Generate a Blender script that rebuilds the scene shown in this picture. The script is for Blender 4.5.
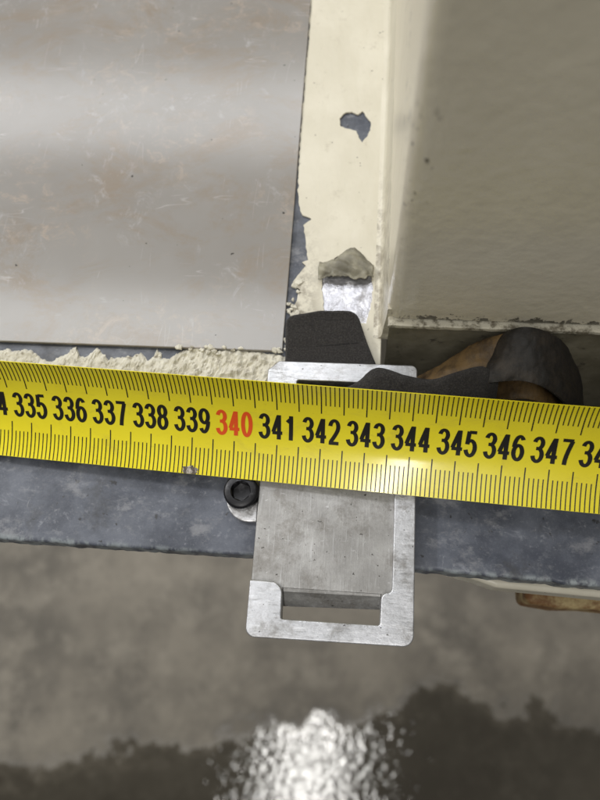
import bpy, bmesh, math, random
from mathutils import Vector, Matrix, noise
for o in list(bpy.data.objects): bpy.data.objects.remove(o)
scene = bpy.context.scene
col = scene.collection
MM = 0.001                                       # everything below is written in millimetres

# ------------------------------------------------------------------ camera
R_ = Vector((0.9960042, 0.06598011, -0.06018518)); U_ = Vector((-0.04265913, 0.94355948, 0.32844438)); F_ = Vector((-0.0784591, 0.32456454, -0.94260386))
cd = bpy.data.cameras.new('camera'); cam = bpy.data.objects.new('camera', cd); col.objects.link(cam)
cam.matrix_world = Matrix(((R_.x, U_.x, -F_.x, 0.01263191), (R_.y, U_.y, -F_.y, -0.05225489), (R_.z, U_.z, -F_.z, 0.15975922), (0, 0, 0, 1)))
cd.sensor_fit = 'HORIZONTAL'; cd.sensor_width = 36; cd.lens = 42
cd.clip_start = 0.005; cd.clip_end = 50
cd.dof.use_dof = True; cd.dof.focus_distance = 0.160; cd.dof.aperture_fstop = 21
scene.camera = cam

# ------------------------------------------------------------------ world and lamps (workshop strip lamps overhead, plus an added fill at the left)
w = bpy.data.worlds.new('World'); scene.world = w; w.use_nodes = True
bg = w.node_tree.nodes['Background']; bg.inputs[0].default_value = (0.30, 0.295, 0.29, 1); bg.inputs[1].default_value = 0.52
def strip_lamp(name, loc, sx, sy, power, colr=(1.0, 0.975, 0.93)):
    l = bpy.data.lights.new(name, 'AREA'); l.shape = 'RECTANGLE'; l.size = sx; l.size_y = sy; l.energy = power; l.color = colr
    o = bpy.data.objects.new(name, l); o.location = loc; col.objects.link(o); return o
strip_lamp('strip_lamp_far', (-0.9, 2.29, 2.5), 4.0, 0.44, 45, (.97, .98, 1.0))
strip_lamp('strip_lamp_mid', (-0.9, 1.13, 2.5), 4.0, 0.38, 42, (.97, .98, 1.0))
strip_lamp('strip_lamp_near', (-0.165, -1.45, 2.5), 0.12, 2.1, 33)
strip_lamp('side_fill', (-2.4, 1.25, 2.3), 0.2, 3.0, 80)  # added fill light, brightens the cabinet's left face
scene.view_settings.view_transform = 'Standard'; scene.view_settings.look = 'None'
scene.view_settings.gamma = 1; scene.view_settings.use_curve_mapping = False
scene.view_settings.exposure = 0.0

# ------------------------------------------------------------------ material helper
class NT:
    def __init__(s, name):
        s.m = bpy.data.materials.new(name); s.m.use_nodes = True; s.t = s.m.node_tree
        s.b = s.t.nodes['Principled BSDF']
        tc = s.t.nodes.new('ShaderNodeTexCoord'); v = s.t.nodes.new('ShaderNodeVectorMath'); v.operation = 'SCALE'
        s.t.links.new(tc.outputs['Object'], v.inputs[0]); v.inputs['Scale'].default_value = 1000; s.co = v.outputs[0]
        s.nrm = None
    def lk(s, a, b): s.t.links.new(a, b)
    def setv(s, sock, v):
        if isinstance(v, bpy.types.NodeSocket): s.lk(v, sock)
        else: sock.default_value = v
    def noise(s, scale, detail=4, rough=.55, stretch=None, dist=0, off=(0, 0, 0)):
        n = s.t.nodes.new('ShaderNodeTexNoise'); n.inputs['Scale'].default_value = scale; n.inputs['Detail'].default_value = detail
        n.inputs['Roughness'].default_value = rough; n.inputs['Distortion'].default_value = dist
        mp = s.t.nodes.new('ShaderNodeMapping'); s.lk(s.co, mp.inputs[0]); mp.inputs['Location'].default_value = off
        if stretch: mp.inputs['Scale'].default_value = stretch
        s.lk(mp.outputs[0], n.inputs['Vector']); return n.outputs['Fac']
    def ramp(s, fac, a, b, ca=0.0, cb=1.0):
        n = s.t.nodes.new('ShaderNodeMapRange'); n.interpolation_type = 'SMOOTHSTEP'
        s.lk(fac, n.inputs[0]); n.inputs[1].default_value = a; n.inputs[2].default_value = b; n.inputs[3].default_value = ca; n.inputs[4].default_value = cb
        return n.outputs[0]
    def math(s, op, a, b=0.0, c=0.0):
        n = s.t.nodes.new('ShaderNodeMath'); n.operation = op; s.setv(n.inputs[0], a); s.setv(n.inputs[1], b); s.setv(n.inputs[2], c); return n.outputs[0]
    def mix(s, fac, a, b):
        n = s.t.nodes.new('ShaderNodeMix'); n.data_type = 'RGBA'; s.setv(n.inputs[0], fac)
        for i, v in ((6, a), (7, b)):
            if isinstance(v, tuple): v = (*v, 1) if len(v) == 3 else v
            s.setv(n.inputs[i], v)
        return n.outputs[2]
    def axis(s, k):
        n = s.t.nodes.new('ShaderNodeSeparateXYZ'); s.lk(s.co, n.inputs[0]); return n.outputs[k]
    def ridge(s, scale, width, stretch=None, off=(0, 0, 0), detail=2):
        f = s.noise(scale, detail, .5, stretch, 0, off)
        return s.ramp(s.math('ABSOLUTE', s.math('SUBTRACT', f, .5)), 0, width, 1, 0)
    def bump(s, h, strength, dist_mm):
        n = s.t.nodes.new('ShaderNodeBump'); n.inputs['Strength'].default_value = strength; n.inputs['Distance'].default_value = dist_mm * MM
        s.lk(h, n.inputs['Height'])
        if s.nrm is not None: s.lk(s.nrm, n.inputs['Normal'])
        s.nrm = n.outputs[0]; s.lk(s.nrm, s.b.inputs['Normal'])
    def set(s, **k):
        for n, v in k.items():
            n = {'base': 'Base Color', 'rough': 'Roughness', 'metal': 'Metallic', 'spec': 'Specular IOR Level', 'coat': 'Coat Weight', 'coat_rough': 'Coat Roughness', 'sheen': 'Sheen Weight', 'aniso': 'Anisotropic'}[n]
            if isinstance(v, tuple): v = (*v, 1)
            s.setv(s.b.inputs[n], v)
        return s.m

# slate-blue machine paint, scuffed, chipped along its front edge
n = NT('slate_paint')
c = n.mix(n.ramp(n.noise(.07, 6, .65), .35, .7), (.050, .057, .076), (.120, .132, .162))
c = n.mix(n.ramp(n.noise(.5, 5, .7, off=(7, 3, 0)), .58, .74, 0, .7), c, (.24, .25, .28))
c = n.mix(n.ramp(n.noise(.32, 3, .6, off=(40, 9, 0)), .66, .70), c, (.035, .036, .04))
c = n.mix(n.ramp(n.noise(1.6, 6, .75), .50, .78, 0, .35), c, (.235, .245, .27))
c = n.mix(n.ramp(n.noise(.10, 7, .75, (1, 1.4, 1), 0, (77, 3, 0)), .52, .68, 0, .6), c, (.26, .265, .28))
c = n.mix(n.ramp(n.noise(.6, 3, .5, (1, .35, 1), 0, (14, 3, 0)), .72, .76, 0, .5), c, (.34, .34, .36))
edge = n.math('MULTIPLY', n.ramp(n.math('ADD', n.axis(1), n.math('MULTIPLY', n.axis(0), .0175)), -33.6, -35.3), n.ramp(n.noise(.35, 5, .7, (1, .6, .6), 0, (1, 5, 2)), .42, .58))
c = n.mix(n.ramp(n.noise(.16, 9, .8, (.7, 1, 1), .8, (11, 44, 0)), .56, .70, 0, .7), c, (.27, .285, .32))
c = n.mix(edge, c, (.27, .30, .31))
c = n.mix(n.ramp(n.noise(.045, 6, .7, off=(33, 1, 0)), .52, .66, 0, .75), c, (.045, .046, .05))
n.bump(n.noise(.9, 5, .6), .25, .25)
M_slate = n.set(base=c, rough=n.ramp(n.noise(.3, 4), .3, .7, .34, .55), spec=.45)

# cream paint on the deck
n = NT('cream_paint')
c = n.mix(n.ramp(n.noise(.05, 5, .6), .35, .7), (.60, .565, .455), (.665, .63, .52))
c = n.mix(n.ramp(n.noise(.16, 6, .75, off=(2, 8, 1)), .56, .78, 0, .6), c, (.36, .32, .24))
c = n.mix(n.ramp(n.noise(.5, 9, .82, (1, .35, 1), 0, (44, 4, 0)), .56, .72, 0, .4), c, (.40, .365, .28))
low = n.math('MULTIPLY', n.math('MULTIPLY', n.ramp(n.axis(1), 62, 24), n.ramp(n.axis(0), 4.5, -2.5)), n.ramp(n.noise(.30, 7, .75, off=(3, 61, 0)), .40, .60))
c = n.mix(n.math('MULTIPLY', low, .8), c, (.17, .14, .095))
c = n.mix(n.ramp(n.noise(.42, 3, .5, off=(19, 23, 0)), .70, .73, 0, .8), c, (.14, .12, .09))
n.bump(n.noise(.12, 3, .5, (1, .5, 1)), .5, .9); n.bump(n.noise(.8, 4, .6), .15, .15)
M_cream = n.set(base=c, rough=.36, spec=.45)

# cream putty / torn paint crumbs
n = NT('torn_paint')
c = n.mix(n.ramp(n.noise(.25, 6, .7), .35, .7), (.60, .57, .48), (.74, .715, .62))
c = n.mix(n.ramp(n.noise(.45, 5, .7, off=(4, 1, 1)), .54, .70, 0, .8), c, (.20, .17, .12))
n.bump(n.noise(.9, 5, .65), .6, .5)
M_torn = n.set(base=c, rough=.7, spec=.25)

# cream powder coat on the cabinet (orange peel, a dirty seam at the foot)
n = NT('cabinet_paint')
c = n.mix(n.ramp(n.noise(.03, 4, .6), .35, .7), (.68, .63, .50), (.73, .68, .545))
seam = n.ramp(n.math('SUBTRACT', n.noise(.21, 6, .72, (1, 1, .7), 0, (5, 0, 0)), n.math('MULTIPLY', n.math('SUBTRACT', n.axis(2), 11), .045)), .43, .49)
c = n.mix(seam, c, (.02, .018, .014))
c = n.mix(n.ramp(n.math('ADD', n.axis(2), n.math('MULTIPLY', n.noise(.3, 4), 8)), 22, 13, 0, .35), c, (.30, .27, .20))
scuff = n.math('MULTIPLY', n.math('MULTIPLY', n.ramp(n.axis(0), 7, 3), n.ramp(n.math('ABSOLUTE', n.math('SUBTRACT', n.axis(2), 66)), 17, 4)), n.ramp(n.noise(.55, 4, .6, (1, 1, .5)), .60, .66))
c = n.mix(scuff, c, (.06, .05, .04))
n.bump(n.noise(.10, 2, .5, (1, 1, .8)), .4, 1.0); n.bump(n.noise(.38, 3, .5), .35, .5)
M_cab = n.set(base=c, rough=.28, spec=.55)

n = NT('dirty_ledge')
c = n.mix(n.ramp(n.noise(.3, 5, .7), .45, .62), (.55, .52, .42), (.16, .14, .10))
n.bump(n.noise(.6, 4), .4, .4); M_ledge = n.set(base=c, rough=.5)
n = NT('olive_shaded')  # olive of the foot panel, darkened in colour to lower its light
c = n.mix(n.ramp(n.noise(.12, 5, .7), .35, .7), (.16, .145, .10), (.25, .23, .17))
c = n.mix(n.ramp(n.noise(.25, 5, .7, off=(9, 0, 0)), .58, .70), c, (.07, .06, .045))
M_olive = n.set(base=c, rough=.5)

# scratched, stained cover sheet
n = NT('scuffed_sheet')
c = n.mix(n.ramp(n.noise(.018, 4, .6), .35, .68), (.255, .242, .226), (.285, .273, .258))
c = n.mix(n.ramp(n.noise(.05, 9, .78, (.6, 1, 1), .5), .46, .66, 0, .7), c, (.255, .205, .155))
cl = n.ramp(n.noise(.03, 3, .5, off=(3, 3, 0)), .46, .62)
c = n.mix(n.math('MULTIPLY', n.ramp(n.noise(.20, 9, .8, (.8, 1, 1), 1.2, (0, 9, 0)), .50, .64), n.math('MULTIPLY', cl, .8)), c, (.375, .32, .27))
c = n.mix(n.math('MULTIPLY', n.ramp(n.noise(.16, 9, .85, (1, .7, 1), .8, (50, 9, 0)), .52, .68), n.ramp(n.noise(.04, 3, .5, off=(23, 3, 0)), .45, .6)), c, (.38, .37, .365))
sc = n.math('MULTIPLY', n.ridge(.30, .012, (.12, 1.0, 1), (31, 0, 0), 1), n.ramp(n.noise(.06, 3, .5, off=(13, 3, 0)), .58, .64))
c = n.mix(n.math('MULTIPLY', sc, .45), c, (.50, .48, .47))
sc2 = n.math('MULTIPLY', n.ridge(.26, .012, (1, .10, 1), (3, 70, 0), 1), n.ramp(n.noise(.07, 3, .5, off=(63, 3, 0)), .58, .64))
c = n.mix(n.math('MULTIPLY', sc2, .4), c, (.48, .46, .45))
c = n.mix(n.ramp(n.noise(.55, 2, .4, off=(8, 8, 0)), .765, .78), c, (.05, .045, .04))
rr = n.math('ADD', n.ramp(n.noise(.12, 8, .75), .3, .7, .10, .125), n.math('MULTIPLY', n.noise(.7, 5, .7), .03))
n.bump(n.noise(.9, 5, .7), .03, .05)
M_sheet = n.set(base=c, rough=rr, spec=.34)

# aluminium, milled and brushed
def alu(name, a, b, ro, st, met=.85):
    n = NT(name)
    c = n.mix(n.ramp(n.noise(.12, 5, .65), .35, .7), a, b)
    c = n.mix(n.ramp(n.noise(.22, 6, .75, off=(3, 1, 0)), .60, .78, 0, .6), c, (.15, .14, .125))
    c = n.mix(n.ramp(n.noise(.09, 8, .78, off=(31, 7, 0)), .47, .66, 0, .75), c, (.19, .178, .16))
    c = n.mix(n.ramp(n.noise(.9, 3, .6, off=(71, 7, 0)), .68, .72), c, (.05, .045, .04))
    c = n.mix(n.ramp(n.noise(.5, 8, .8, (1, 1, 1), 1.5, (15, 7, 0)), .58, .70, 0, .5), c, (.72, .72, .73))
    c = n.mix(n.ramp(n.noise(1.3, 6, .8, off=(9, 9, 0)), .52, .74, 0, .55), c, (.24, .235, .225))
    br = n.noise(2.2, 3, .6, st)
    k_ = 1.0 if met > .75 else .45
    c = n.mix(n.ramp(br, .56, .72, 0, .45 * k_), c, (.80, .81, .83))
    c = n.mix(n.ramp(br, .42, .28, 0, .5 * k_), c, (.20, .20, .20))
    n.bump(br, .4 * k_, .14); n.bump(n.noise(.6, 6, .7), .4, .25)
    return n.set(base=c, rough=ro, metal=met, aniso=.3)
M_alu = alu('milled_aluminium', (.30, .295, .285), (.41, .405, .395), .5, (1, .05, 1), .7)
M_rim = alu('bright_aluminium', (.50, .51, .53), (.64, .65, .68), .42, (.12, .7, 1), .8)
n = NT('bare_bright_metal'); n.bump(n.noise(.3, 4, .6), .5, .8)
M_bare = n.set(base=n.mix(n.ramp(n.noise(.5, 4), .4, .7), (.42, .42, .45), (.66, .66, .70)), rough=.34, metal=.75)
n = NT('black_oxide'); n.bump(n.noise(1.5, 4), .2, .1)
M_bolt = n.set(base=n.mix(n.ramp(n.noise(.7, 5, .7), .5, .72), (.012, .012, .014), (.06, .06, .065)), rough=.38, metal=.4)
n = NT('zinc'); n.bump(n.noise(.9, 4), .4, .25)
M_zinc = n.set(base=n.mix(n.ramp(n.noise(.6, 5, .7), .4, .68), (.72, .72, .73), (.32, .31, .30)), rough=.38, metal=.8)
n = NT('black_felt'); fz = n.noise(2.4, 7, .85); n.bump(fz, 1.0, .5)
M_felt = n.set(base=n.mix(n.ramp(fz, .42, .72), (.022, .020, .019), (.085, .078, .073)), rough=.95, sheen=.15, spec=.15)
n = NT('tan_leather'); n.bump(n.noise(.9, 6, .7), .5, .3)
M_tan = n.set(base=n.mix(n.ramp(n.noise(.18, 6, .7, (1, .4, 1)), .38, .68), (.15, .092, .034), (.05, .031, .014)), rough=.6)
n = NT('dark_leather'); n.bump(n.noise(.8, 6, .7), .5, .3)
M_lea = n.set(base=n.mix(n.ramp(n.noise(.15, 6, .7), .4, .7), (.010, .0085, .007), (.034, .026, .018)), rough=.6)
n = NT('paint_underside'); n.bump(n.noise(.4, 4), .4, .4)
M_under = n.set(base=n.mix(n.ramp(n.noise(.2, 5), .35, .7), (.16, .15, .115), (.33, .31, .235)), rough=.55)

# tape: yellow lacquer, worn at the near edge; black and red print
n = NT('yellow_blade')
c = n.mix(n.ramp(n.noise(.06, 5, .6), .35, .7), (.80, .68, .014), (.84, .725, .02))
c = n.mix(n.ramp(n.noise(.8, 5, .7), .60, .80, 0, .45), c, (.40, .31, .03))
c = n.mix(n.ramp(n.noise(.12, 9, .8, (.5, 1, 1), .6, (16, 36, 0)), .52, .72, 0, .35), c, (.45, .36, .06))
c = n.mix(n.ramp(n.noise(.35, 8, .8, (.25, 1, 1), 0, (6, 6, 0)), .58, .76, 0, .4), c, (.42, .33, .05))
n.bump(n.noise(.25, 3), .06, .3)
M_yel = n.set(base=c, rough=.30, spec=.42, coat=.7, coat_rough=.11)
n = NT('black_print'); M_blk = n.set(base=n.mix(n.ramp(n.noise(2.5, 4, .7), .62, .8, 0, .5), (.012, .011, .008), (.20, .16, .03)), rough=.34, spec=.4)
n = NT('red_print'); M_red = n.set(base=n.mix(n.ramp(n.noise(2.5, 4, .7), .6, .8, 0, .5), (.72, .085, .012), (.75, .35, .02)), rough=.34, spec=.4)
n = NT('bare_blade_steel'); n.bump(n.noise(1.2, 4), .5, .2)
M_chip = n.set(base=n.mix(n.ramp(n.noise(.9, 5, .7), .42, .6), (.07, .055, .04), (.42, .38, .33)), rough=.5, metal=.3)

# concrete, with a wet patch
n = NT('concrete')
c = n.mix(n.ramp(n.noise(.006, 8, .68), .34, .68), (.066, .056, .040), (.180, .158, .120))
c = n.mix(n.ramp(n.noise(.028, 7, .72, off=(20, 0, 0)), .50, .75, 0, .55), c, (.23, .205, .16))
c = n.mix(n.ramp(n.noise(.05, 6, .7, off=(0, 30, 0)), .62, .76, 0, .7), c, (.06, .055, .042))
c = n.mix(n.ramp(n.noise(.09, 6, .75, off=(60, 30, 0)), .50, .70, 0, .55), c, (.075, .066, .05))
c = n.mix(n.ramp(n.noise(.012, 9, .78, off=(90, 10, 0)), .50, .64, 0, .6), c, (.23, .205, .16))
wetd = n.math('ADD', n.math('SUBTRACT', n.math('MULTIPLY', n.math('ADD', n.axis(1), 118), -.014), n.math('MULTIPLY', n.math('ABSOLUTE', n.math('SUBTRACT', n.axis(0), 165)), .0036)), n.math('MULTIPLY', n.math('SUBTRACT', n.noise(.014, 7, .65, off=(5, 0, 0)), .5), 2.6))
wet = n.ramp(wetd, -.7, .15)
c = n.mix(n.math('MULTIPLY', wet, .80), c, (.024, .020, .012))
bp = n.t.nodes.new('ShaderNodeBump'); bp.inputs['Distance'].default_value = .0025; n.lk(n.noise(.03, 5, .6), bp.inputs['Height']); n.lk(n.ramp(wet, 0, 1, .5, .02), bp.inputs['Strength'])
wv = n.t.nodes.new('ShaderNodeBump'); wv.inputs['Distance'].default_value = .0012; n.lk(n.noise(.10, 3, .5), wv.inputs['Height']); n.lk(n.math('MULTIPLY', wet, .6), wv.inputs['Strength']); n.lk(bp.outputs[0], wv.inputs['Normal']); n.lk(wv.outputs[0], n.b.inputs['Normal'])
M_conc = n.set(base=c, rough=n.ramp(wet, .2, .75, .75, .035), spec=1.0)
n = NT('rusty_ochre'); n.bump(n.noise(.2, 5), .5, 1)
M_rust = n.set(base=n.mix(n.ramp(n.noise(.12, 6, .7), .38, .64), (.50, .40, .20), (.16, .07, .02)), rough=.7)
n = NT('gap_dark'); M_dark = n.set(base=n.mix(n.ramp(n.noise(.1, 5), .4, .7), (.018, .017, .015), (.04, .036, .03)), rough=.6)  # near-black colour standing for the shade in the gap

# ------------------------------------------------------------------ mesh helpers (millimetres in, metres out)
def link(name, me, mat, parent=None, smooth=True):
    o = bpy.data.objects.new(name, me); col.objects.link(o)
    if isinstance(mat, (list, tuple)):
        for m_ in mat: me.materials.append(m_)
    elif mat:
        me.materials.clear(); me.materials.append(mat)
    if parent: o.parent = parent
    if smooth:
        try: me.shade_smooth(); me.set_sharp_from_angle(angle=math.radians(38))
        except Exception: pass
    return o
def mesh(name, vs, fs):
    me = bpy.data.meshes.new(name); me.from_pydata([tuple(x * MM for x in v) for v in vs], [], fs); me.update(); return me
def tag(o, label=None, cat=None, kind=None, group=None):
    for k, v in (('label', label), ('category', cat), ('kind', kind), ('group', group)):
        if v: o[k] = v
    return o
def empty(name, loc=(0, 0, 0)):
    o = bpy.data.objects.new(name, None); o.empty_display_size = .01; col.objects.link(o); return o
def rounded(pts, seg=6):
    """polygon [(x,y,r)] with filleted corners"""
    out = []; N = len(pts)
    for i, p in enumerate(pts):
        r = p[2] if len(p) > 2 else 0; q = Vector(p[:2])
        if r <= 0: out.append(tuple(q)); continue
        a = Vector(pts[i - 1][:2]) - q; b = Vector(pts[(i + 1) % N][:2]) - q; a.normalize(); b.normalize()
        ang = a.angle(b); d = r / math.tan(ang / 2); s = q + a * d; e = q + b * d
        cc = q + (a + b).normalized() * (r / math.sin(ang / 2))
        v0 = s - cc; v1 = e - cc; th = v0.angle_signed(v1)
        for k in range(seg + 1):
            t = -th * k / seg; out.append(tuple(cc + Vector((v0.x * math.cos(t) - v0.y * math.sin(t), v0.x * math.sin(t) + v0.y * math.cos(t)))))
    return out
def slab(name, loops, z0, z1, mat, parent=None, bev=0.0, res=2, smooth=True):
    """filled outline(s), holes allowed, extruded from z0 to z1, edges rounded by bev"""
    cu = bpy.data.curves.new(name, 'CURVE'); cu.dimensions = '2D'; cu.fill_mode = 'BOTH'
    cu.extrude = max((z1 - z0) / 2 - bev, 0) * MM; cu.bevel_depth = bev * MM; cu.bevel_resolution = res; cu.offset = -bev * MM
    for lp in loops:
        sp = cu.splines.new('POLY'); sp.points.add(len(lp) - 1); sp.use_cyclic_u = True
        for p, q in zip(sp.points, lp): p.co = (q[0] * MM, q[1] * MM, 0, 1)
    tmp = bpy.data.objects.new('tmp', cu); col.objects.link(tmp)
    me = bpy.data.meshes.new_from_object(tmp.evaluated_get(bpy.context.evaluated_depsgraph_get()))
    bpy.data.objects.remove(tmp); bpy.data.curves.remove(cu)
    me.transform(Matrix.Translation((0, 0, (z0 + z1) / 2 * MM)))
    bm = bmesh.new(); bm.from_mesh(me); bmesh.ops.remove_doubles(bm, verts=bm.verts, dist=2e-6); bm.to_mesh(me); bm.free()
    me.name = name
    o = link(name, me, mat, parent, smooth)
    if smooth:
        m = o.modifiers.new('normals', 'WEIGHTED_NORMAL'); m.mode = 'FACE_AREA'; m.weight = 100; m.keep_sharp = True
    return o
def rough_line(pts, step, amp, seed, freq=.45):
    out = []
    for a, b in zip(pts[:-1], pts[1:]):
        L = math.dist(a, b); k = max(1, int(L / step)); nx, ny = -(b[1] - a[1]) / L, (b[0] - a[0]) / L
        for i in range(k):
            t = i / k; x = a[0] + (b[0] - a[0]) * t; y = a[1] + (b[1] - a[1]) * t
            d = noise.fractal(Vector((x * freq, y * freq, seed)), 1.0, 2.0, 4) * amp
            out.append((x + nx * d, y + ny * d))
    out.append(pts[-1]); return out
def nz(x, y, s=0, f=.3, o=4): return noise.fractal(Vector((x * f, y * f, s)), 1.0, 2.0, o)

# ------------------------------------------------------------------ floor
fl = link('concrete_floor', mesh('concrete_floor', [(-2500, -2500, -900), (2500, -2500, -900), (2500, 2500, -900), (-2500, 2500, -900)], [(0, 1, 2, 3)]), M_conc)
tag(fl, kind='structure')

# ------------------------------------------------------------------ machine deck: slate plate with torn cream paint
deck = empty('machine_deck')
tag(deck, 'slate blue steel machine deck with torn cream paint under the yellow tape', 'machine deck')
front = rough_line([(-320, -29.8), (-70, -34.25), (-10, -34.5), (30, -35.5), (68, -36.7), (300, -40.5)], 1.0, .34, 3.0, .35)
slab('deck_plate', [front + [(300, 0), (18.4, 0), (18.4, 260), (-320, 260)]], -11, -3, M_slate, deck, bev=.9, res=3)
# cream coat, with ragged border, a chip and a peeled hole
bord = [(-3.4, 8), (-4.4, 20), (-4.6, 27), (-2.9, 33.8), (-5.2, 35.2), (-4.2, 37.5), (-2.0, 41.0), (-2.9, 42.1), (-1.4, 42.8), (-2.4, 48.8), (-3.3, 53.4), (-1.2, 55.3), (-3.8, 56.5), (-4.9, 59.7), (-5.5, 64.5), (-5.95, 75), (-5.95, 95.2), (-5.95, 258)]
outl = rough_line(bord, .5, .32, 1.0, .6) + [(18.5, 258), (18.5, 8)]
chip = rough_line([(4.9, 88.9), (6.5, 91), (8.2, 91.1), (10.0, 90.2), (11.1, 91.5), (13.7, 87.7), (13.6, 84.9), (12.6, 82.4), (11.5, 80.7), (10.3, 82.5), (9.9, 84.6), (7, 85.5), (5.3, 86.1), (4.9, 88.9)], .5, .28, 9.0, .8)[:-1]
hole = rough_line([(2.4, 39), (6, 44), (9.5, 45.5), (12, 43), (15.4, 39.6), (15.9, 35), (15.6, 30), (14.6, 25), (4.4, 25), (3.0, 33), (2.4, 39)], .5, .3, 5.0, .6)[:-1]
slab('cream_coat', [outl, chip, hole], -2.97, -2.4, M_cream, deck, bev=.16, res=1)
vs = []; fs = []; nx_, ny_ = 18, 22
for j in range(ny_ + 1):
    for i in range(nx_ + 1):
        x = 1 + 16 * i / nx_; y = 22 + 25 * j / ny_
        vs.append((x, y, -2.9 + .5 * max(0, nz(x, y, 4, .22, 3))))
for j in range(ny_):
    for i in range(nx_): a = j * (nx_ + 1) + i; fs.append((a, a + 1, a + nx_ + 2, a + nx_ + 1))
tag(link('bare_metal_patch', mesh('bare_metal_patch', vs, fs), M_bare, deck), 'bright bare metal showing where the paint has peeled')
# curled flap of paint standing off the hole's far rim
def flap():
    vs = []; fs = []; nu, nv = 44, 26
    for i in range(nu + 1):
        u = i / nu; x = 1.7 + 14.2 * u
        back = 42.0 + 4.6 * math.exp(-((u - .60) / .26) ** 2) - 2.0 * max(0, u - .8) * 5 * .5 + .35 * nz(x, 0, 5, .9)       # torn far rim
        near = 35.6 + 2.6 * u + .9 * math.sin(u * 5.2 + .5) + .55 * nz(x, 9, 5, .7)                                     # curled near rim
        for j in range(nv + 1):
            t = j / nv; y = back + (near - back) * t
            d = x * .42 + y                                             # folds run across at a slant
            fold = 1.0 * abs(((d * .30 + .12 * nz(x, y, 6, .3)) % 1) * 2 - 1) + .22 * nz(x, y, 12, .45, 3)
            z = -2.55 + (2.5 * math.sin(min(1, t * 1.12) * 2.55) ** .8 + fold * min(1, t * 5)) * (.7 + .3 * math.sin(u * 3.1))
            vs.append((x + .3 * nz(y, x, 3, .5) * t, y, max(z, -2.38)))
    for i in range(nu):
        for j in range(nv): a = i * (nv + 1) + j; fs.append((a, a + nv + 1, a + nv + 2, a + 1))
    o = link('paint_flap', mesh('paint_flap', vs, fs), M_under, deck)
    m = o.modifiers.new('thick', 'SOLIDIFY'); m.thickness = .16 * MM; return o
tag(flap(), 'curled grey flap of peeled paint')
# torn ridge of paint between the cover sheet and the tape, and along the sheet's right side
rag = [(-330, 13), (-120, 14), (-90, 13.2), (-79.6, 14.2), (-71.7, 14.6), (-68, 12.9), (-65.8, 12.3), (-62, 14), (-59.8, 15.4), (-58.6, 13.9), (-57, 13.4), (-54.0, 15.4), (-52, 13.9), (-50.8, 13.2), (-48, 13.7), (-45.1, 13.9), (-42.6, 14.8), (-39.8, 13.2), (-38.3, 15.8), (-37, 13.9), (-35, 13.9), (-32, 15.5), (-29.9, 16.6), (-27.4, 17.6), (-25, 16.6), (-23.3, 16.1), (-17.0, 16.5), (-12, 16.2), (-9.2, 15.8), (-5.4, 15.4), (-2, 15.2)]
ev = rough_line([(p[0], p[1]) for p in rag if p[0] > -125], .35, .55, 2.0, .8)
ev = [(x, 14.6 + (y - 14.6) * (1.45 if x < -33 else 1.1)) for x, y in ev]
vs = []; fs = []; nv = 26
for (x, ye) in ev:
    for j in range(nv + 1):
        t = j / nv; y = -2 + (ye + 2) * t
        h = .5 + .45 * max(0, min(1, (x + 45) / 30)); lump = nz(x, y, 6, .55, 6) * 1.5
        z = -3 + (h + .75 * h * lump) * (1 - .92 * max(0, (t - .9) / .1) ** 2) * min(1, t * 6 + .1)
        if t > .999: z = -3.05
        vs.append((x + .25 * nz(y, x, 8, .8), y, max(z, -3.05)))
for i in range(len(ev) - 1):
    for j in range(nv): a = i * (nv + 1) + j; fs.append((a, a + nv + 1, a + nv + 2, a + 1))
link('torn_paint_ridge', mesh('torn_paint_ridge', vs, fs), M_torn, deck, False)
random.seed(5)
def flake(x, y, z, r, seed):
    rnd = random.Random(seed); k = rnd.randint(6, 9); vs = []; az = rnd.uniform(0, 6.28); st = rnd.uniform(.5, .9); tx, ty = rnd.uniform(-.35, .35), rnd.uniform(-.35, .35)
    for h in (0, .45):
        for q in range(k):
            a = az + 2 * math.pi * q / k; rr = r * (1 + .38 * math.sin(seed * 7 + q * q * 2.3)) * (1 - .25 * h); px, py = rr * math.cos(a), rr * math.sin(a) * st
            vs.append((x + px, y + py, z + h + tx * px + ty * py + .1 * math.sin(q * 3 + seed)))
    vs.append((x, y, z + .6)); fs = [(q, (q + 1) % k, k + (q + 1) % k, k + q) for q in range(k)] + [(k + q, k + (q + 1) % k, 2 * k) for q in range(k)]
    return link('paint_flake', mesh('paint_flake', vs, fs), M_torn, deck, False)
rf = random.Random(12)
for k in range(34):
    y = rf.uniform(16.8, 37); x = -5.9 + rf.uniform(0, 3.2) + (1.2 if y > 30 else 0)
    flake(x, y, -2.55, rf.uniform(.35, 1.25), k + 1)
for k in range(16): flake(rf.uniform(-33, -5), rf.uniform(14.5, 16.6), -2.1 + rf.uniform(0, .4), rf.uniform(.4, 1.0), 60 + k)

# cover sheet
slab('cover_sheet', [rounded([(-330, 15.7), (-6.1, 16.1, .8), (-6.0, 255), (-330, 255)])], -2.75, -1.75, M_sheet, None, bev=.2)
tag(bpy.data.objects['cover_sheet'], 'scuffed grey metal sheet reflecting overhead lamp bands, edged by torn cream paint', 'metal sheet')

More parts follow.
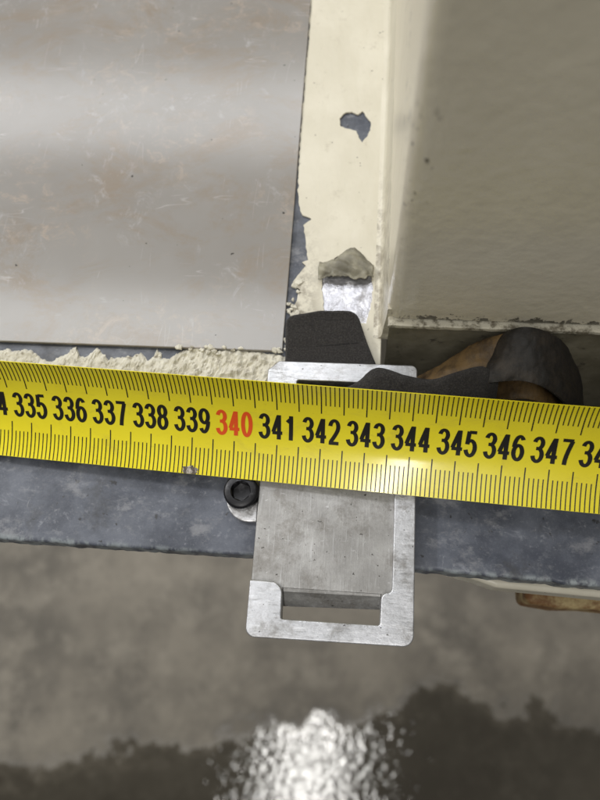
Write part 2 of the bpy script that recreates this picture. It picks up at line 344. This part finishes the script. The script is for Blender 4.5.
# ------------------------------------------------------------------ cream cabinet rising at the right
cab = empty('machine_cabinet'); cab.location = (18.3 * MM, 20.0 * MM, 0); cab.rotation_euler.z = 0
tag(cab, 'cream painted machine cabinet with a grimy foot seam, standing behind the leather strap', 'cabinet')
slab('cabinet_shell', [rounded([(.95, 0, 3.0), (380, 0, 3), (380, 260), (.95, 260)], 10)], 10.9, 420, M_cab, cab, bev=.5)
slab('foot_ledge', [rough_line([(1.2, -1.5), (378, -1.5)], 1.5, .18, 4.0) + [(378, 20), (1.2, 20)]], 8.8, 10.4, M_ledge, cab, bev=.35)
pf = [(-2.0, -2.42), (-1.0, -2.30), (-.35, -2.0), (.05, -1.3), (.25, 0), (.45, 4), (.7, 8), (.88, 11.3), (.92, 14), (2.4, 14), (2.4, -2.9), (-2.0, -2.9)]
vs = [(x, y, z) for y in (.9, 260) for x, z in pf]; k = len(pf)
fs = [(q, q + k, (q + 1) % k + k, (q + 1) % k) for q in range(k)] + [tuple(range(k)), tuple(range(2 * k - 1, k - 1, -1))]
link('side_skirt', mesh('side_skirt', vs, fs), M_cream, cab)
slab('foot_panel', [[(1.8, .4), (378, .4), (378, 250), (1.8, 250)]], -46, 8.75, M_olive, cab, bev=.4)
ch = slab('gap_backing', [[(18.6, -2), (300, -2), (300, 30), (18.6, 30)]], -52, -48, M_dark, None, bev=.3)  # dark sheet added so the gap behind the tape reads black
tag(ch, 'added dark channel down in the gap below the leather strap', 'backing')

# rail and rusty block under the deck
rl = slab('cream_rail', [rounded([(35, -30), (36, -34.6, 1.5), (43, -36.2, 2), (47.5, -37.5, 2), (300, -46), (300, -30)])], -20.5, -11.2, M_cream, None, bev=1.2, res=3)
tag(rl, 'cream painted rail peeking out under the slate deck edge', 'rail')
bk = slab('rusty_block', [rounded([(62, -20), (63, -38.0, 2), (72, -39.0, 2), (80, -38.6, 1), (120, -40, 2), (120, -20)])], -62, -48, M_rust, None, bev=1.5, res=3)
tag(bk, 'rusty ochre block below the cream rail', 'block')

# ------------------------------------------------------------------ aluminium bracket with a slot at each end
br = empty('slotted_bracket')
tag(br, 'milled aluminium bracket with strap slots overhanging the slate deck edge', 'bracket')
OUT = [(-8.75, -52.2, 2.0), (27.15, -52.0, 2.4), (27.15, 12.0, 1.5), (-6.2, 11.8, .4), (-8.75, 9.4, .6)]
inset = [(-8.65, -52.1, 2.0), (27.05, -51.9, 2.4), (27.05, 11.9, 1.5), (-6.2, 11.7, .4), (-8.65, 9.3, .6)]
base = slab('base', [rounded(inset), [(-1.45, -48.2), (20.1, -48.2), (20.1, -41.5), (-1.45, -41.5)], [(-1.6, -1.2), (-1.6, 7.1), (15.6, 7.1), (15.6, -1.2)]], -2.95, .85, M_alu, br, bev=.25)
rim = [(-8.75, -52.2, 2.0), (27.15, -52.0, 2.4), (27.15, 12.0, 1.5), (-6.2, 11.8, .4), (-8.75, 9.4, .6), (-8.75, -1.2, .4), (-1.5, -1.2, 2.6), (-1.5, 7.0, .5), (15.5, 7.0, .5), (15.5, -1.2, 2.0), (22.45, -1.2, .3), (22.35, -41.2, 1.0), (20.05, -41.3, 1.6), (19.95, -48.05, .5), (-1.3, -48.1, .5), (-1.5, -40.4, 2.6), (-8.75, -40.3, .3)]
slab('raised_rim', [rounded(rim, 7)], -2.2, 2.4, M_rim, br, bev=.28, res=2)
# sloping wall at the lower slot
sv = [(-1.4, -41.45, .72), (20.0, -41.2, .72), (20.0, -42.0, .35), (-1.4, -42.2, .35), (-1.4, -45.2, -2.6), (20.0, -44.6, -2.6), (-1.4, -45.2, -2.95), (20, -44.6, -2.95), (-1.4, -41.45, -2.95), (20, -41.2, -2.95)]
link('slot_slope', mesh('slot_slope', sv, [(0, 3, 2, 1), (3, 4, 5, 2), (4, 6, 7, 5), (0, 8, 6, 4, 3), (1, 2, 5, 7, 9), (0, 1, 9, 8), (6, 8, 9, 7)]), M_alu, br, smooth=False)
slab('mounting_ear', [[(-8.9, -16.2)] + [(-10.9 + 5.6 * math.cos(math.radians(a)), -21.5 + 5.6 * math.sin(math.radians(a))) for a in range(100, 281, 9)] + [(-8.9, -27.0)]], -2.98, -1.5, M_zinc, br, bev=.3)

# socket head screw
def screw():
    root = empty('socket_screw')
    N = 72; vs = []; fs = []; cx, cy = -12.7, -20.6
    def ring(r, z, knurl=0, hexa=False):
        a0 = len(vs)
        for k in range(N):
            a = 2 * math.pi * k / N; rr = r + (knurl if k % 2 else 0)
            if hexa: b = (a + .3) % (math.pi / 3) - math.pi / 6; rr = r / math.cos(b)
            vs.append((cx + rr * math.cos(a), cy + rr * math.sin(a), z))
        return a0
    rs = [ring(3.95, -1.5), ring(4.0, -1.2, .09), ring(4.0, 1.6, .09), ring(3.85, 2.0), ring(3.5, 2.2), ring(2.35, 2.2), ring(2.05, 1.95, 0, True), ring(2.0, -.4, 0, True)]
    for a, b in zip(rs[:-1], rs[1:]):
        for k in range(N): fs.append((a + k, a + (k + 1) % N, b + (k + 1) % N, b + k))
    hv = len(rs) - 1
    link('head', mesh('head', vs, fs), M_bolt, root)
    v2 = [(cx + 2.4 * math.cos(2 * math.pi * k / 12), cy + 2.4 * math.sin(2 * math.pi * k / 12), -.35) for k in range(12)] + [(cx, cy, -.75)]
    link('socket_floor', mesh('socket_floor', v2, [(k, (k + 1) % 12, 12) for k in range(12)]), M_bolt, root)
    return tag(root, 'black hex socket screw beside the aluminium bracket, below the red number', 'screw')
screw()

# ------------------------------------------------------------------ straps
ft = slab('felt_strap', [rounded([(-4.6, 1), (-5.2, 16), (-5.8, 24.4, 2.6), (3, 26.2, 9), (12.2, 26.3, 3.2), (15.0, 18.5, 6), (18.2, 11), (15.2, 1)], 8)], -2.35, .35, M_felt, None, bev=.8, res=3)
bm = bmesh.new(); bm.from_mesh(ft.data); bmesh.ops.triangulate(bm, faces=bm.faces); bmesh.ops.subdivide_edges(bm, edges=[e for e in bm.edges if e.calc_length() > .0025], cuts=7)
for v in bm.verts:
    t = max(0, (v.co.y / MM - 13) / 13); v.co.z += (1.6 * t * t + .35 * t * nz(v.co.x / MM, v.co.y / MM, 2, .2)) * MM
bm.to_mesh(ft.data); bm.free()
tag(ft, 'black felt strap tab sticking out under the bracket beside the peeled paint', 'strap')
def band(name, rows, thick, mats, parent, pick, sub=16):
    """rows of (left point, right point); Catmull-Rom between rows; two-sided solid band"""
    def cr(a, b, c, d, t): return .5 * ((2 * b) + (c - a) * t + (2 * a - 5 * b + 4 * c - d) * t * t + (3 * b - a - 3 * c + d) * t ** 3)
    P = [(Vector(a), Vector(b)) for a, b in rows]; out = []
    for i in range(len(P) - 1):
        for k in range(sub):
            t = k / sub; q = [P[max(0, i - 1)], P[i], P[i + 1], P[min(len(P) - 1, i + 2)]]
            out.append(tuple(cr(q[0][s], q[1][s], q[2][s], q[3][s], t) for s in (0, 1)))
    out.append(P[-1]); nv = 22; g = []; NU = len(out)
    for i, (a, b) in enumerate(out):
        g.append([a + (b - a) * (j / nv) for j in range(nv + 1)])
    vs = []; fs = []; mi = []
    for side in (1, -1):
        for i in range(NU):
            for j in range(nv + 1):
                du = g[min(NU - 1, i + 1)][j] - g[max(0, i - 1)][j]; dv = g[i][min(nv, j + 1)] - g[i][max(0, j - 1)]
                nn = du.cross(dv); nn.normalize(); e = 1 - .6 * (abs(j / nv - .5) * 2) ** 6
                p = g[i][j] + nn * (thick / 2 * side * e) + nn * (.55 * nz(p0x(g[i][j]), g[i][j].y, 3, .13, 2) + .22 * nz(p0x(g[i][j]), g[i][j].y, 8, .55, 4))
                vs.append(tuple(p))
    idx = lambda s, i, j: s * NU * (nv + 1) + i * (nv + 1) + j
    for s in (0, 1):
        for i in range(NU - 1):
            for j in range(nv):
                f = (idx(s, i, j), idx(s, i + 1, j), idx(s, i + 1, j + 1), idx(s, i, j + 1)); fs.append(f if s == 0 else f[::-1]); mi.append(pick(s, i / (NU - 1), j / nv))
    for i in range(NU - 1):
        for j in (0, nv): f = (idx(0, i, j), idx(1, i, j), idx(1, i + 1, j), idx(0, i + 1, j)); fs.append(f if j == 0 else f[::-1]); mi.append(0)
    for i in (0, NU - 1):
        for j in range(nv): fs.append((idx(0, i, j), idx(0, i, j + 1), idx(1, i, j + 1), idx(1, i, j))); mi.append(0)
    me = mesh(name, vs, fs)
    o = link(name, me, list(mats), parent)
    for p, m_ in zip(me.polygons, mi): p.material_index = m_
    return o
def p0x(v): return v.x
ls = empty('leather_strap')
tag(ls, 'twisted leather strap with black and tan sides in the gap behind the tape', 'strap')
band('loose_end', [((9, -4, 2.9), (8, 4, 2.7)), ((14, -3, 3.0), (13.0, 6.5, 3.6)), ((19, -3, 3.2), (17.5, 9.6, 5.6)), ((26, -3, 3.4), (24.5, 7.8, 6.0)), ((31, -2, 3.4), (30.5, 7.2, 6.0)), ((36, -1, 3.6), (36, 8.6, 8.0)), ((40.5, 0, 3.0), (41.5, 9.6, 9.0)), ((44, 1, 1.0), (45, 8.5, 5.0))], 2.4, (M_felt, M_felt), ls, lambda s, u, v: 0)
band('tan_fold', [((26, 6, -6), (27, 12, -8)), ((30.0, 6.0, 2), (32, 13, -1)), ((36, 7.0, 5), (40, 16.6, 5)), ((42, 8.2, 6), (46.5, 17.8, 9)), ((47, 9.0, 6), (50, 17.6, 10)), ((51, 9, 1), (53, 17, 5))], 2.0, (M_tan, M_tan), ls, lambda s, u, v: 0)
band('arched_end', [((38.0, 5.0, 0), (44.0, 16.9, 3)), ((41.5, 6.0, 6.0), (46.6, 17.3, 10.5)), ((45.5, 6.2, 8.8), (49.2, 17.6, 13.6)), ((50.5, 6.2, 9.6), (53, 17.4, 13.6)), ((55.5, 5.2, 8.0), (57, 17.0, 11.0)), ((60.0, 3.6, 4.6), (60.8, 16.4, 6.6)), ((64.0, 2.0, 0.0), (64.4, 15.6, 0)), ((68, .6, -7), (68.4, 14.6, -9)), ((71, 0, -16), (71, 14, -18))], 1.5, (M_lea, M_lea), ls, lambda s, u, v: 0)
band('inner_fold', [((44, 4.5, -4), (46, 12, -4)), ((49, 4.8, 1.0), (50.5, 12, 1.5)), ((54, 4.4, 2.0), (55, 12, 2.5)), ((59, 3.6, -1), (60, 11, -2)), ((63, 3, -8), (64, 10, -10))], 1.5, (M_tan, M_tan), ls, lambda s, u, v: 0)

# ------------------------------------------------------------------ tape measure blade
P0 = Vector((-14.70624, -9.866324, 5.616033)); D = Vector((.9973842, -.05579496, .04595299)).normalized()
N0 = Vector((-D.y, D.x, 0)).normalized(); Z0 = D.cross(N0)
W, SREF, A0, A1 = 25.6, 8.6, math.radians(11.3), math.radians(72)
K = (A1 - A0) / W
def py_(s): return (math.sin(A0 + K * s) - math.sin(A0)) / K
def pz_(s): return (-math.cos(A0 + K * s) + math.cos(A0)) / K
YR, ZR = py_(SREF), pz_(SREF)
def tp(t, s, h=0):
    a = A0 + K * s
    return P0 + D * t + N0 * (py_(s) - YR - math.sin(a) * h) + Z0 * (pz_(s) - ZR + math.cos(a) * h)
tape = empty('tape_measure')
tag(tape, 'yellow tape measure blade reading around 340 laid across deck and bracket', 'tape measure')
T0, T1, NT_, NS = -104, 108, 110, 26
vs = []; fs = []
for h in (0, -.16):
    for i in range(NT_ + 1):
        for j in range(NS + 1): vs.append(tuple(tp(T0 + (T1 - T0) * i / NT_, W * j / NS, h)))
ix = lambda s, i, j: s * (NT_ + 1) * (NS + 1) + i * (NS + 1) + j
for i in range(NT_):
    for j in range(NS):
        fs.append((ix(0, i, j), ix(0, i + 1, j), ix(0, i + 1, j + 1), ix(0, i, j + 1))); fs.append((ix(1, i, j), ix(1, i, j + 1), ix(1, i + 1, j + 1), ix(1, i + 1, j)))
    fs.append((ix(0, i, 0), ix(1, i, 0), ix(1, i + 1, 0), ix(0, i + 1, 0))); fs.append((ix(0, i, NS), ix(0, i + 1, NS), ix(1, i + 1, NS), ix(1, i, NS)))
link('blade', mesh('blade', vs, fs), M_yel, tape)
vs = []; fs = []
def strip_(t, s0, s1, wd):
    a = len(vs); k = 5
    for j in range(k + 1):
        s = s0 + (s1 - s0) * j / k
        vs.append(tuple(tp(t - wd / 2, s, .03))); vs.append(tuple(tp(t + wd / 2, s, .03)))
    for j in range(k): fs.append((a + 2 * j, a + 2 * j + 1, a + 2 * j + 3, a + 2 * j + 2))
for mm in range(T0 + 1, T1):
    big = mm % 5 == 0
    strip_(mm, .05, 8.6 if big else 6.3, .27 if big else .24)
    strip_(mm, W - (8.2 if big else 6.0), W - .05, .27 if big else .24)
tk = link('tick_marks', mesh('tick_marks', vs, fs), M_blk, tape, False)
tk['kind'] = 'stuff'
def arc(cx, cy, rx, ry, a0, a1, n=18):
    return [(cx + rx * math.cos(math.radians(a0 + (a1 - a0) * k / n)), cy + ry * math.sin(math.radians(a0 + (a1 - a0) * k / n))) for k in range(n + 1)]
def lin(a, b, n=8): return [(a[0] + (b[0] - a[0]) * k / n, a[1] + (b[1] - a[1]) * k / n) for k in range(n + 1)]
SIX = [arc(.5, .30, .5, .30, 0, 360, 30), arc(.56, .52, .56, .48, 180, 64, 16) + arc(.5, .78, .46, .22, 62, 18, 6)]
GLYPH = {'0': [arc(.5, .5, .5, .5, 0, 360, 36)],
         '1': [lin((.62, -.045), (.62, 1.04)), lin((.66, .93), (.12, .74), 5)],
         '2': [arc(.5, .72, .5, .28, 175, 0, 16) + [(.99, .66), (.93, .56), (.8, .45), (.6, .32), (.38, .19), (.2, .1), (.1, .02)], lin((-.12, 0), (1.12, 0))],
         '3': [arc(.48, .77, .46, .23, 170, -90, 20) , arc(.48, .27, .52, .27, 90, -170, 20), lin((.25, .54), (.5, .54), 3)],
         '4': [lin((.66, 1.0), (-.02, .26)), lin((-.13, .235), (1.16, .235)), lin((.72, -.045), (.72, 1.045))],
         '5': [lin((.2, 1.0), (1.05, 1.0)), lin((.17, 1.04), (.06, .46), 6), arc(.46, .31, .54, .32, 140, -165, 24)],
         '6': SIX, '7': [lin((-.12, 1.0), (1.12, 1.0)), [(1.0, .98), (.86, .8), (.7, .58), (.56, .36), (.46, .16), (.42, -.045)]],
         '8': [arc(.5, .76, .44, .24, 0, 360, 30), arc(.5, .26, .5, .27, 0, 360, 30)],
         '9': [[(1 - x, 1 - y) for x, y in st] for st in SIX]}
ST = .95; DW = 2.74; DH = 6.55; GAP = .20
def number(nmb):
    vs = []; fs = []; lay = 0
    for q, chn in enumerate(str(nmb)):
        ox = -1.5 * DW - GAP + q * (DW + GAP)
        for st in GLYPH[chn]:
            pts = [(ox + ST / 2 + x * (DW - ST), 9.75 + ST / 2 + y * (DH - ST)) for x, y in st]
            closed = math.dist(pts[0], pts[-1]) < 1e-4; n_ = len(pts); a = len(vs); lay += 1
            for k, (x, y) in enumerate(pts):
                p = pts[k - 1] if k else (pts[-2] if closed else pts[0]); nn = pts[k + 1] if k < n_ - 1 else (pts[1] if closed else pts[-1])
                dx, dy = nn[0] - p[0], nn[1] - p[1]; L = math.hypot(dx, dy); wx = ST * (.5 - .07 * abs(dx) / L)
                for e in (-1, 1):
                    vs.append(tuple(tp((nmb - 340) * 10 + x - dy / L * wx * e, y + dx / L * wx * e, .03 + .003 * lay)))
            for k in range(n_ - 1): fs.append((a + 2 * k, a + 2 * k + 2, a + 2 * k + 3, a + 2 * k + 1))
    me = mesh('number', vs, fs); bm = bmesh.new(); bm.from_mesh(me); bmesh.ops.recalc_face_normals(bm, faces=bm.faces); bm.to_mesh(me); bm.free()
    return link('number', me, M_red if nmb == 340 else M_blk, tape, False)
for nmb in range(332, 351): number(nmb)
# worn spot on the near edge
vs = []; fs = []
ring = 40; tc = -10.0
for k in range(ring):
    a = 2 * math.pi * k / ring; r = 1 + .45 * nz(math.cos(a) * 3, math.sin(a) * 3, 3, .6)
    vs.append(tuple(tp(tc + 1.9 * r * math.cos(a), min(max(.03, .75 + 1.15 * r * math.sin(a)), 2.6), .06)))
vs.append(tuple(tp(tc, .8, .06))); fs = [(k, (k + 1) % ring, ring) for k in range(ring)]
tag(link('worn_spot', mesh('worn_spot', vs, fs), M_chip, tape, False), 'rusty worn spot on the near edge of the blade')
